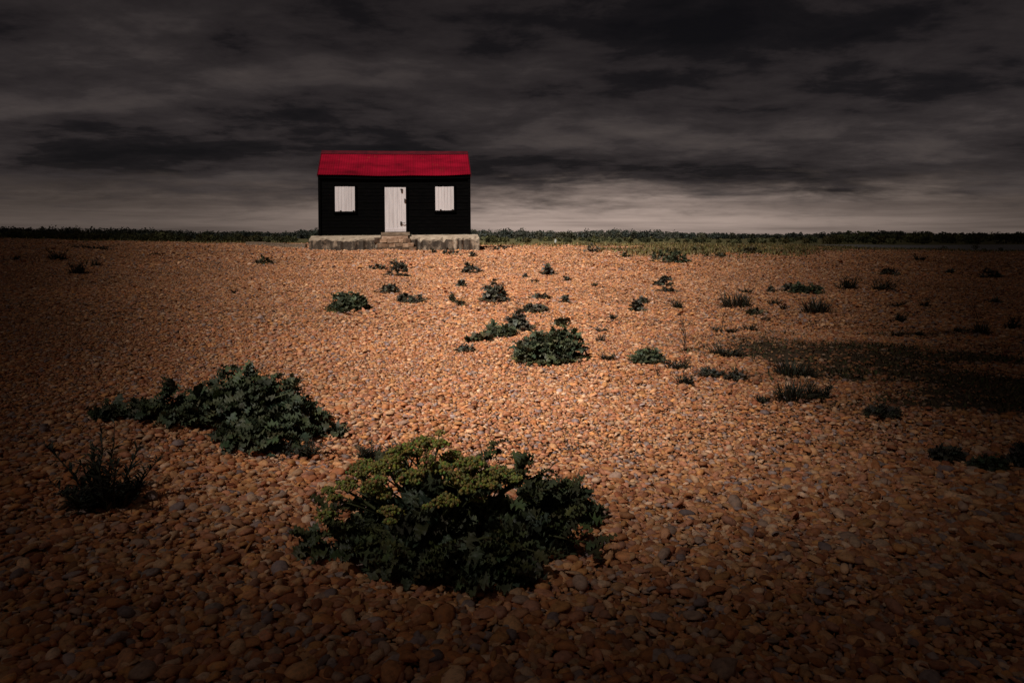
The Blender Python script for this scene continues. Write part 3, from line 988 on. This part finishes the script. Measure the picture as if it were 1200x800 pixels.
# ------------------------------------------------------------------ hut
def hut():
    z0 = float(gz(*HUT_LOC))
    e = empty('hut', (HUT_LOC[0], HUT_LOC[1], z0 - .02))
    e.rotation_euler = (0, R(-.5), HUT_RZ)
    tag(e, 'small black tarred hut with a red pitched roof, white door and two white shutters', 'hut')
    SB = .85                       # setback of the front wall from the plinth front
    HW, DEP = 3.26, 3.0            # half width, depth
    ZB, ZE, ZR = .69, 3.40, 4.44   # wall foot, eaves, ridge
    yf, yb = SB, SB + DEP
    ym = (yf + yb) / 2

    # plinth: sloping concrete apron, worn front edge, broken into a left and a right run by the steps
    b = MB()
    def run(xa, xb, n):
        xs = np.linspace(xa, xb, n)
        prof = np.array([[0, -.25], [0, .44], [.03, .495], [.10, .52], [.45, .58], [SB + .02, .66], [yb + .3, .66], [yb + .3, -.25]])
        rows = []
        for x in xs:
            q = prof.copy()
            q[1:4, 1] += RNG.normal(0, .020) + RNG.normal(0, .012, 3); q[0:3, 0] += RNG.normal(0, .025); q[1:4, 1] -= .07 * (RNG.random() < .12)
            rows.append(np.column_stack([np.full(len(q), x), q[:, 0], q[:, 1]]))
        Gd = np.array(rows)[None]
        b.grid(Gd)
        k = len(prof)
        b.add(Gd[0, 0], [np.arange(k)]); b.add(Gd[0, -1], [np.arange(k)[::-1]])
    run(-3.62, -.64, 26)
    run(.62, 3.62, 28)
    b.box((-.01, SB + .9, .205), (1.26, 2.2, .91))
    b.build('plinth', M['concrete'], e, smooth=False)

    # steps: worn stone and brick courses, and a timber threshold
    s = MB()
    s.box((-.03, .42, .56), (1.14, .62, .15), 0, .018, (1.05, .95, .9))
    s.build('step', M['stone'], e, smooth=False)
    s = MB()
    xs = -.66
    while xs < .50:
        w = RNG.uniform(.18, .34)
        s.box((xs + w / 2, .22 + RNG.uniform(-.02, .02), .40 + RNG.uniform(-.015, .015)), (w - .012, .52, .15), RNG.normal(0, .02), .012, RNG.uniform(.7, 1.15, 1) * np.array([1., .9, .82]))
        xs += w
    s.build('step', M['stone'], e, smooth=False)
    s = MB()
    xs = -.76
    while xs < .56:
        w = RNG.uniform(.22, .5)
        s.box((xs + w / 2, .12 + RNG.uniform(-.03, .02), .23 + RNG.uniform(-.015, .015)), (w - .014, .62, .16), RNG.normal(0, .02), .015, RNG.uniform(.6, 1.1, 1) * np.array([1., .88, .78]))
        xs += w
    s.build('step', M['stone'], e, smooth=False)
    s = MB()
    xs = -.82
    while xs < .6:
        w = RNG.uniform(.2, .42)
        s.box((xs + w / 2, .06 + RNG.uniform(-.03, .02), .03), (w - .014, .66, .24), RNG.normal(0, .02), .015, RNG.uniform(.25, .6, 1) * np.array([1., .9, .8]))
        xs += w
    s.build('step', M['stone'], e, smooth=False)
    s = MB()
    s.box((-.78, .10, .45), (.24, .3, .2), .08, .015, (.28, .26, .25))
    s.build('loose_block', M['stone'], e, smooth=False)
    s = MB()
    s.box((.56, .10, .42), (.20, .3, .16), -.1, .015, (.4, .35, .32))
    s.build('loose_block', M['stone'], e, smooth=False)
    s = MB()
    s.box((0, SB - .14, .715), (1.24, .40, .13), 0, .004)
    s.build('threshold', M['timber'], e, smooth=False)

    # walls: lapped tarred boards all round
    w = MB()
    nb = 17
    bh = (ZE - .075 - ZB) / nb
    for i in range(nb):
        za, zb = ZB + i * bh, ZB + (i + 1) * bh + .012
        j = RNG.normal(0, .003)
        for (ya, sgn) in ((yf, -1), (yb, 1)):
            w.add([[-HW, ya + sgn * (.013 + j), za], [HW, ya + sgn * (.013 + j), za], [HW, ya + sgn * .003, zb], [-HW, ya + sgn * .003, zb],
                   [-HW, ya, za], [HW, ya, za]], [[[0, 1, 2, 3], [4, 5, 1, 0]]])
        for sx in (-1, 1):
            w.add([[sx * (HW + .013), yf, za], [sx * (HW + .013), yb, za], [sx * (HW + .003), yb, zb], [sx * (HW + .003), yf, zb],
                   [sx * HW, yf, za], [sx * HW, yb, za]], [[[0, 1, 2, 3], [4, 5, 1, 0]]])
    # gables
    for sx in (-1, 1):
        w.add([[sx * HW, yf, ZE], [sx * HW, yb, ZE], [sx * HW, ym, ZR - .05]], [[0, 1, 2]])
    for sx in (-1, 1):
        for ya in (yf - .03, yb + .03):
            w.box((sx * (HW + .005), ya, (ZB + ZE - .075) / 2), (.10, .06, ZE - .075 - ZB))
    w.build('wall', M['tar'], e, smooth=False)

    # roof: corrugated painted sheets, sagging a little in the middle
    OH, OE = .05, .14
    run_ = DEP / 2 + OE
    slope = (ZR - ZE) / (DEP / 2)
    nx = 380
    xs = np.linspace(-HW - OH, HW + OH, nx)
    cor = .006 * np.sin(xs * 2 * np.pi / .105)
    sag = -.055 * (1 - (xs / HW) ** 2) + .012 * np.sin(xs * 2.3)
    for sgn in (-1, 1):
        rows = []
        for k in np.linspace(0, 1, 9):
            yy = ym + sgn * run_ * k
            zz = ZR + .02 - slope * run_ * k
            rows.append(np.stack([xs, np.full(nx, yy), zz + cor + sag * (.25 + .75 * k) + (.004 if k > .5 else 0)], -1))
        top = np.array(rows)
        r = MB()
        r.grid(top[None]); r.grid((top - np.array([0, 0, .012]))[None])
        lip = np.stack([top[-1], top[-1] - np.array([0, 0, .012])])
        r.grid(lip[None])
        roof = r.build('roof', M['roof'], e)
        # eaves board
        ev = MB()
        n = 30
        ex = np.linspace(-HW - .03, HW + .03, n)
        es = -.055 * (1 - (ex / HW) ** 2)
        ye = ym + sgn * (run_ - .05)
        ze = ZR - slope * run_ - .02
        A = np.stack([ex, np.full(n, ye), ze + es - .01], -1); B = A - np.array([0, 0, .10])
        C = A - np.array([0, sgn * .03, 0]); D = B - np.array([0, sgn * .03, 0])
        ev.grid(np.stack([A, B, D, C, A])[None])
        ev.build('eaves_board', M['tar'], e, smooth=False)
    rc = MB()
    n = 40
    ex = np.linspace(-HW - OH - .01, HW + OH + .01, n)
    es = -.014 * (1 - (ex / HW) ** 2)
    pr = np.array([[-.16, -.115], [-.05, .03], [0, .05], [.05, .03], [.16, -.115]])
    rc.grid(np.array([[[x, ym + p[0], ZR + .045 + s_ + p[1]] for p in pr] for x, s_ in zip(ex, es)])[None])
    rc.build('ridge_cap', M['darkred'], e)
    for sx in (-1, 1):
        bb = MB()
        for sgn in (-1, 1):
            yo = ym + sgn * run_; zo = ZR - slope * run_ + .0
            xx = sx * (HW + OH + .012)
            P = [[xx, ym, ZR + .03], [xx, yo, zo + .03], [xx, yo, zo - .10], [xx, ym, ZR - .10]]
            bb.prism(P, (sx * .025, 0, 0))
        bb.build('bargeboard', M['darkred'], e, smooth=False)

    # door
    dz0, dz1, dx0, dx1 = .79, 2.76, -.46, .46
    d = MB()
    nbrd = 5
    for i in range(nbrd):
        a = dx0 + (dx1 - dx0) * i / nbrd; c = dx0 + (dx1 - dx0) * (i + 1) / nbrd
        d.box(((a + c) / 2, yf - .045 + RNG.normal(0, .0015), (dz0 + dz1) / 2), (c - a - .006, .05, dz1 - dz0), tint=np.full(3, RNG.uniform(.97, 1.03)))
    d.box(((dx0 + dx1) / 2, yf - .036, (dz0 + dz1) / 2), (dx1 - dx0 - .02, .04, dz1 - dz0 - .02), tint=(.3, .28, .27))
    d.box(((dx0 + dx1) / 2, yf - .078, dz0 + .085), (dx1 - dx0 - .01, .025, .13), tint=(.95, .93, .93))
    door = d.build('door', M['white'], e, smooth=False)
    h = MB(); h.box((.28, yf - .085, dz1 - .15), (.06, .028, .16)); h.box((.27, yf - .085, dz1 - .09), (.10, .026, .04))
    h.build('bolt', M['iron'], door, smooth=False)
    h = MB(); h.box((.41, yf - .085, 2.17), (.05, .026, .17))
    h.build('hinge', M['iron'], door, smooth=False)
    h = MB(); h.box((.24, yf - .084, 1.17), (.07, .024, .16)); h.tube([[.24, yf - .10, 1.18], [.32, yf - .125, 1.18], [.43, yf - .12, 1.185]], [.016, .014, .012], 8)
    h.build('handle', M['iron'], door, smooth=False)
    f = MB()
    for xx in (dx0 - .035, dx1 + .035):
        f.box((xx, yf - .035, (dz0 + dz1) / 2 + .03), (.06, .07, dz1 - dz0 + .06))
    f.box(((dx0 + dx1) / 2, yf - .036, dz1 + .035), (dx1 - dx0 + .13, .074, .06))
    f.build('door_frame', M['tar'], e, smooth=False)

    # shutters
    for (xa, xb, za, zb) in ((-2.60, -1.75, 1.71, 2.79), (1.75, 2.57, 1.74, 2.79)):
        sh = MB()
        n = 6
        for i in range(n):
            a = xa + (xb - xa) * i / n; c = xa + (xb - xa) * (i + 1) / n
            sh.box(((a + c) / 2, yf - .05 + RNG.normal(0, .003), (za + zb) / 2 + RNG.normal(0, .006)), (c - a - .006, .03, zb - za), RNG.normal(0, .004), tint=np.full(3, RNG.uniform(.90, 1.03)))
        sh.box(((xa + xb) / 2, yf - .038, (za + zb) / 2), (xb - xa - .03, .02, zb - za - .03), tint=(.3, .28, .27))
        so = sh.build('shutter', M['white'], e, smooth=False)
        ct = MB()
        ct.box((xa + (xb - xa) * .28, yf - .075, za + .02), (.07, .03, .05)); ct.build('catch', M['iron'], so, smooth=False); ct = MB(); ct.box((xb - .06, yf - .075, za + .02), (.07, .03, .05))
        ct.build('catch', M['iron'], so, smooth=False)
        fr = MB()
        fr.box(((xa + xb) / 2, yf - .035, zb + .04), (xb - xa + .14, .06, .05)); fr.box(((xa + xb) / 2, yf - .04, za - .045), (xb - xa + .14, .075, .05))
        fr.box((xa - .04, yf - .033, (za + zb) / 2), (.05, .058, zb - za + .03)); fr.box((xb + .04, yf - .033, (za + zb) / 2), (.05, .058, zb - za + .03))
        fr.build('window_frame', M['tar'], e, smooth=False)


hut()

# low timber edging lying left of the plinth, and a marker post in the grass
def odds():
    xa, ya, za = at(359, 290.5)
    ya = 34.6; xa = (359 - 600) / FPX * ya
    b = MB()
    P = np.array([[xa, ya, 0], [xa - 1.2, ya + .9, 0], [xa - 2.4, ya + 2.0, 0], [xa - 3.8, ya + 3.2, 0]])
    P[:, 2] = gz(P[:, 0], P[:, 1])
    o0 = P[0].copy()
    for i in range(3):
        a, c = P[i] - o0, P[i + 1] - o0
        m = (a + c) / 2; l = np.linalg.norm((c - a)[:2])
        b.box((m[0], m[1], m[2] + .07), (l * .985, .12, .24), math.atan2((c - a)[1], (c - a)[0]), .008)
    o = b.build('timber_edging', M['timber'], None, tuple(o0), smooth=False)
    tag(o, 'low weathered timber edging lying on the shingle at the end of the plinth', 'timber')
    k = (651 - 600) / FPX; y = 46.
    x = k * y; z = float(gz(x, y))
    b = MB()
    b.tube([[0, 0, -.2], [0, 0, .12], [.01, 0, .36]], [.07, .07, .06], 8)
    b.tube([[.01, 0, .36], [.01, 0, .40]], [.06, .03], 8)
    o = b.build('marker_post', M['post'], None, (x, y, z))
    tag(o, 'short pale marker post in the grass beyond the shingle', 'post')


odds()


# ------------------------------------------------------------------ far shingle strip, scrub, wood
def strip():
    b = MB()
    us = np.linspace(0, 1, 60)
    rows = []
    for v in np.linspace(0, 1, 8):
        y = 84 + 62 * v + 6 * np.sin(us * 9 + v * 2)
        k = .36 + .45 * us + .03 * v
        x = k * y
        rows.append(np.stack([x, y, gz(x, y) + .05], -1))
    b.grid(np.array(rows)[None])
    o = b.build('path', M['track'])
    tag(o, kind='structure')


strip()


def mass(name, label, m, curve, rng, n_crowns, leaves_per, leaf, tints, kind='stuff', cat='trees'):
    """curve(k)->(distance, top height above ground) ; crowns set along the bearing k, each filled with leaf-sized faces."""
    b = MB()
    for _ in range(n_crowns):
        k = rng.uniform(-.95, .95)
        d, top, keep = curve(k, rng)
        if rng.random() > keep: continue
        x = k * d
        z = float(gz(x, d))
        H = top * rng.uniform(.72, 1.04)
        rw = H * rng.uniform(.45, .9)
        n = int(leaves_per * rng.uniform(.7, 1.3))
        a = rng.normal(size=(n, 3)); a /= np.linalg.norm(a, axis=1)[:, None]
        rad = rng.random(n) ** .33
        lump = 1 + .25 * np.sin(a @ (rng.normal(size=3) * 3) + rng.uniform(0, 6)) + .15 * np.sin(a @ (rng.normal(size=3) * 6))
        P = a * (rad * lump)[:, None] * [rw, rw, H * .55] + [x, d, z + H * .48]
        P[:, 2] = np.maximum(P[:, 2], z - .1)
        u = rng.normal(size=(n, 3)); u /= np.linalg.norm(u, axis=1)[:, None]
        v = np.cross(u, rng.normal(size=(n, 3))); v /= np.linalg.norm(v, axis=1)[:, None]
        s = leaf * rng.uniform(.5, 1.3, (n, 1)) * (H / 4) ** .3
        Q = np.stack([P - u * s, P + v * s * .8, P + u * s, P - v * s * .8], 1)
        F = np.arange(n * 4).reshape(-1, 4)
        t = np.array(tints[rng.integers(len(tints))]) * rng.uniform(.75, 1.25) * rng.uniform(.85, 1.15, (n, 1))
        b.add(Q.reshape(-1, 3), [F], np.repeat(t, 4, 0))
    o = b.build(name, m, smooth=False)
    tag(o, label, cat, kind=kind)
    return o


TOPX = [-60, 0, 100, 170, 200, 330, 350, 370, 555, 600, 650, 700, 730, 800, 850, 930, 970, 1000, 1050, 1100, 1200, 1300]
TOPY = [265, 265, 266, 267.5, 269, 272, 269.5, 266.5, 267.5, 268.5, 270, 268, 269, 271.5, 273, 274, 272, 270.5, 270.5, 272, 273, 273]


def wood_curve(k, rng):
    d = rng.uniform(330, 540)
    row = np.interp(600 + k * FPX, TOPX, TOPY)
    top = EYE + (HOR - row) * d / FPX + .6
    n_ = float(fbm(k * 26. + 60., d * .012 + 3., 3))
    return d, max(top * (.66 + .52 * n_), 2.), 1.


def scrub_curve(k, rng):
    px = 600 + k * FPX
    d = rng.uniform(165, 300)
    row = np.interp(px, [-60, 100, 250, 330, 560, 700, 900, 960, 1000, 1060, 1130, 1250], [268, 269.5, 273, 275, 276, 277, 278, 275, 270, 269.5, 271.5, 272])
    top = EYE + (HOR - row) * d / FPX + .6
    return d, max(top * rng.uniform(.55, 1.), .5), 1.


def near_curve(k, rng):
    px = 600 + k * FPX
    d = rng.uniform(64, 100)
    row = np.interp(px, [-60, 100, 200, 350, 700, 1250], [274, 276, 280, 283, 284, 285])
    top = EYE + (HOR - row) * d / FPX + .6
    keep = np.interp(px, [-60, 60, 200, 350, 560, 950, 1000, 1250], [1, 1, .5, .35, .3, .15, .10, .12])
    return d, max(top * rng.uniform(.3, 1.), .3), keep


_r = np.random.default_rng(4)
mass('treeline', 'dark distant wood running along the whole horizon', M['tree'], wood_curve, _r, 1000, 180, .46,
     [(1, 1, 1), (.8, .9, .95), (1.1, 1.05, .9), (.7, .8, .8)])
mass('scrub', 'dark low scrub in front of the distant wood', M['scrub'], scrub_curve, _r, 560, 160, .32,
     [(1, 1, 1), (.75, .8, .8), (1.2, 1.1, .9), (1.0, .8, .7), (1.7, 1.6, 1.5), (.6, .6, .6)], cat='scrub')
mass('marsh_scrub', 'scattered low bushes on the marsh just beyond the shingle bank', M['scrub'], near_curve, _r, 300, 130, .12,
     [(1, 1, 1), (.75, .85, .8), (1.25, 1.15, .8), (1.0, .8, .6)], cat='scrub')


# ------------------------------------------------------------------ sun, unseen shade deck with a shaped opening, sky
SUN_EL, SUN_AZ = R(51), R(38)          # azimuth: to the left of straight behind the camera
sh_x, sh_y = -math.sin(SUN_AZ), -math.cos(SUN_AZ)
to_sun = (sh_x * math.cos(SUN_EL), sh_y * math.cos(SUN_EL), math.sin(SUN_EL))
from mathutils import Vector
sd = bpy.data.lights.new('sun', 'SUN')
sd.energy = 5.0
sd.angle = R(.53)
sd.color = (1., .94, .88)
so = bpy.data.objects.new('sun', sd)
so.rotation_euler = Vector(to_sun).to_track_quat('Z', 'Y').to_euler()
so.location = (-40, -60, 120)
col.objects.link(so)

DECK_Z = 165.


def m_shade_deck():
    m, nt, out = mat('shade_deck_surface'); g = NT(nt)
    p = g.pos()
    sp = g.n('ShaderNodeSeparateXYZ'); g.put(sp.inputs[0], p)
    cot = 1 / math.tan(SUN_EL)
    # opening shaped to the wanted pool of light, slanted along the sunbeam
    x = g.math('SUBTRACT', sp.outputs[0], g.math('MULTIPLY', sp.outputs[2], sh_x * cot))
    y = g.math('SUBTRACT', sp.outputs[1], g.math('MULTIPLY', sp.outputs[2], sh_y * cot))
    q = g.comb(x, y, 0.)
    nz = g.math('SUBTRACT', g.noise(q, .16, 4, .55), .5)
    nz2 = g.math('SUBTRACT', g.noise(q, .05, 3, .5), .5)
    hw = g.math('MULTIPLY_ADD', g.math('MAXIMUM', y, 2.), .268, -.13)
    cx = g.rng(y, 4., 8.5, .14, -.16)
    u = g.math('DIVIDE', g.math('SUBTRACT', x, cx), hw)
    u = g.math('ADD', u, g.math('MULTIPLY', nz, .35))
    t = g.math('EXPONENT', g.math('MULTIPLY', g.math('POWER', g.math('ABSOLUTE', u), 2.2), -.69))
    t = g.math('MULTIPLY', t, g.rng(y, 3.3, 5.3))
    t = g.math('MULTIPLY', t, g.rng(g.math('ADD', y, g.math('MULTIPLY', nz2, 20.)), 42., 80., 1., .75))
    t = g.math('MAXIMUM', t, .010)
    op = g.math('SUBTRACT', 1., g.math('SQRT', t))
    df = g.n('ShaderNodeBsdfDiffuse'); df.inputs[0].default_value = (.12, .11, .11, 1)
    tl = g.n('ShaderNodeBsdfTranslucent'); tl.inputs[0].default_value = (.05, .045, .045, 1)
    a = g.n('ShaderNodeMixShader'); a.inputs[0].default_value = .5
    nt.links.new(df.outputs[0], a.inputs[1]); nt.links.new(tl.outputs[0], a.inputs[2])
    tr = g.n('ShaderNodeBsdfTransparent')
    mx = g.n('ShaderNodeMixShader'); g.put(mx.inputs[0], op)
    nt.links.new(tr.outputs[0], mx.inputs[1]); nt.links.new(a.outputs[0], mx.inputs[2]); nt.links.new(mx.outputs[0], out.inputs[0])
    return m


def shade_deck():  # deck added out of view, only to shape sun and shade on the ground
    n, mrow = 90, 80
    xs = np.linspace(-1500, 1500, n); ys = np.linspace(-900, 510, mrow)
    X, Y = np.meshgrid(xs, ys)
    edge = np.minimum.reduce([sst(-1500, -1300, X), 1 - sst(1300, 1500, X), sst(-900, -750, Y), 1 - sst(420, 510, Y)])
    lump = np.sin(X * .011 + 2 * np.sin(Y * .007)) * np.sin(Y * .013 + 1.) + .6 * np.sin(X * .027 + Y * .019) * np.sin(Y * .031 - X * .012)
    th = 10 + (26 + 9 * lump) * edge
    bot = np.stack([X, Y, DECK_Z + 4 * lump], -1)
    top = np.stack([X, Y, DECK_Z + 4 * lump + th], -1)
    b = MB()
    b.grid(bot[None]); b.grid(top[None][:, ::-1])
    for A, B in ((bot[0], top[0]), (bot[-1], top[-1]), (bot[:, 0], top[:, 0]), (bot[:, -1], top[:, -1])):
        b.grid(np.stack([A, B])[None])
    o = b.build('unseen_shade_deck', m_shade_deck())
    tag(o, kind='structure')


shade_deck()

w = bpy.data.worlds.new('World')
scene.world = w
w.use_nodes = True
wn = w.node_tree
for n_ in list(wn.nodes): wn.nodes.remove(n_)
g = NT(wn)
wo = g.n('ShaderNodeOutputWorld'); bg = g.n('ShaderNodeBackground')
wn.links.new(bg.outputs[0], wo.inputs[0])
STR = .08
bg.inputs['Strength'].default_value = STR
sky = g.n('ShaderNodeTexSky', sky_type='NISHITA')
sky.sun_disc = False
sky.sun_elevation = SUN_EL
sky.sun_rotation = math.atan2(to_sun[0], to_sun[1])
tc = g.n('ShaderNodeTexCoord').outputs['Generated']
sp = g.n('ShaderNodeSeparateXYZ'); g.put(sp.inputs[0], tc)
dx, dy, dz = sp.outputs
zz = g.math('ADD', g.math('MAXIMUM', dz, 0.), .13)
px = g.math('DIVIDE', dx, zz); py = g.math('DIVIDE', dy, zz)
wq = g.n('ShaderNodeTexNoise'); g.put(wq.inputs['Vector'], g.comb(g.math('MULTIPLY', px, .9), g.math('MULTIPLY', py, .7), 5.1)); wq.inputs['Scale'].default_value = 1.3; wq.inputs['Detail'].default_value = 4.
wsp = g.n('ShaderNodeSeparateXYZ'); g.put(wsp.inputs[0], wq.outputs['Color'])
pxw = g.math('ADD', px, g.math('MULTIPLY', g.math('SUBTRACT', wsp.outputs[0], .5), .30))
pyw = g.math('ADD', py, g.math('MULTIPLY', g.math('SUBTRACT', wsp.outputs[1], .5), .32))
big = g.noise(g.comb(g.math('MULTIPLY', pxw, .58), g.math('MULTIPLY', pyw, 1.15), 2.3), 1., 9, .54, .0)
mid = g.noise(g.comb(g.math('MULTIPLY', pxw, 2.1), g.math('MULTIPLY', pyw, 2.4), 7.7), 1., 9, .62, .1)
fin = g.noise(g.comb(g.math('MULTIPLY', pxw, 5.2), g.math('MULTIPLY', pyw, 5.0), 1.7), 1., 7, .62, .0)
f = g.math('ADD', g.math('ADD', g.math('MULTIPLY', big, .56), g.math('MULTIPLY', mid, .32)), g.math('MULTIPLY', fin, .12))
cl = g.ramp(f, [(.39, (.0058, .0047, .0052)), (.455, (.0105, .0083, .0088)), (.49, (.0215, .0168, .0170)), (.55, (.032, .0254, .0250)), (.58, (.043, .0342, .0330)), (.66, (.064, .051, .047))])
# bright gap under the cloud along the horizon, strongest behind the hut
strk = g.noise(g.comb(g.math('MULTIPLY', dx, 2.2), g.math('MULTIPLY', dz, 46.), 3.1), 1., 6, .6, .4)
el = g.math('ADD', dz, g.math('MULTIPLY', g.math('SUBTRACT', strk, .5), .055))
hz = g.rng(g.math('ADD', el, g.math('MULTIPLY', g.math('SUBTRACT', mid, .5), .085)), .075, .018)
ax_ = g.math('DIVIDE', g.math('SUBTRACT', dx, .09), .33)
azf = g.math('MULTIPLY_ADD', g.math('EXPONENT', g.math('MULTIPLY', g.math('MULTIPLY', ax_, ax_), -1.)), .80, .20)
hcol = g.mix(g.rng(strk, .35, .65), (.25, .190, .164), (.47, .362, .31))
hcol = g.mix(1., hcol, g.comb(azf, azf, azf), 'MULTIPLY')
dk = g.rng(dz, .10, .30, 1.06, .72)
cl = g.mix(1., cl, g.comb(dk, dk, dk), 'MULTIPLY')
c = g.mix(hz, cl, hcol)
vm = g.n('ShaderNodeVectorMath', operation='SCALE'); g.put(vm.inputs[0], c); vm.inputs[3].default_value = 1 / STR
c2 = g.mix(.995, sky.outputs[0], vm.outputs[0])
wn.links.new(c2, bg.inputs['Color'])

# ------------------------------------------------------------------ camera and output
cd = bpy.data.cameras.new('camera')
cd.sensor_width = 36; cd.lens = 36 * FPX / 1200
cd.shift_y = -(400 - HOR) / 1200
cd.clip_start = .05; cd.clip_end = 20000
co = bpy.data.objects.new('camera', cd)
co.location = (0, 0, EYE)
co.rotation_euler = (R(90), 0, 0)
col.objects.link(co)
scene.camera = co

vs = scene.view_settings
vs.view_transform = 'Standard'; vs.look = 'None'; vs.exposure = 0; vs.gamma = 1; vs.use_curve_mapping = False
scene.render.engine = 'CYCLES'
cy = scene.cycles
cy.use_denoising = True
cy.denoiser = 'OPENIMAGEDENOISE'
cy.max_bounces = 6; cy.diffuse_bounces = 4; cy.transmission_bounces = 4; cy.transparent_max_bounces = 8
cy.sample_clamp_indirect = 4
scene.render.resolution_x = 1024; scene.render.resolution_y = 682
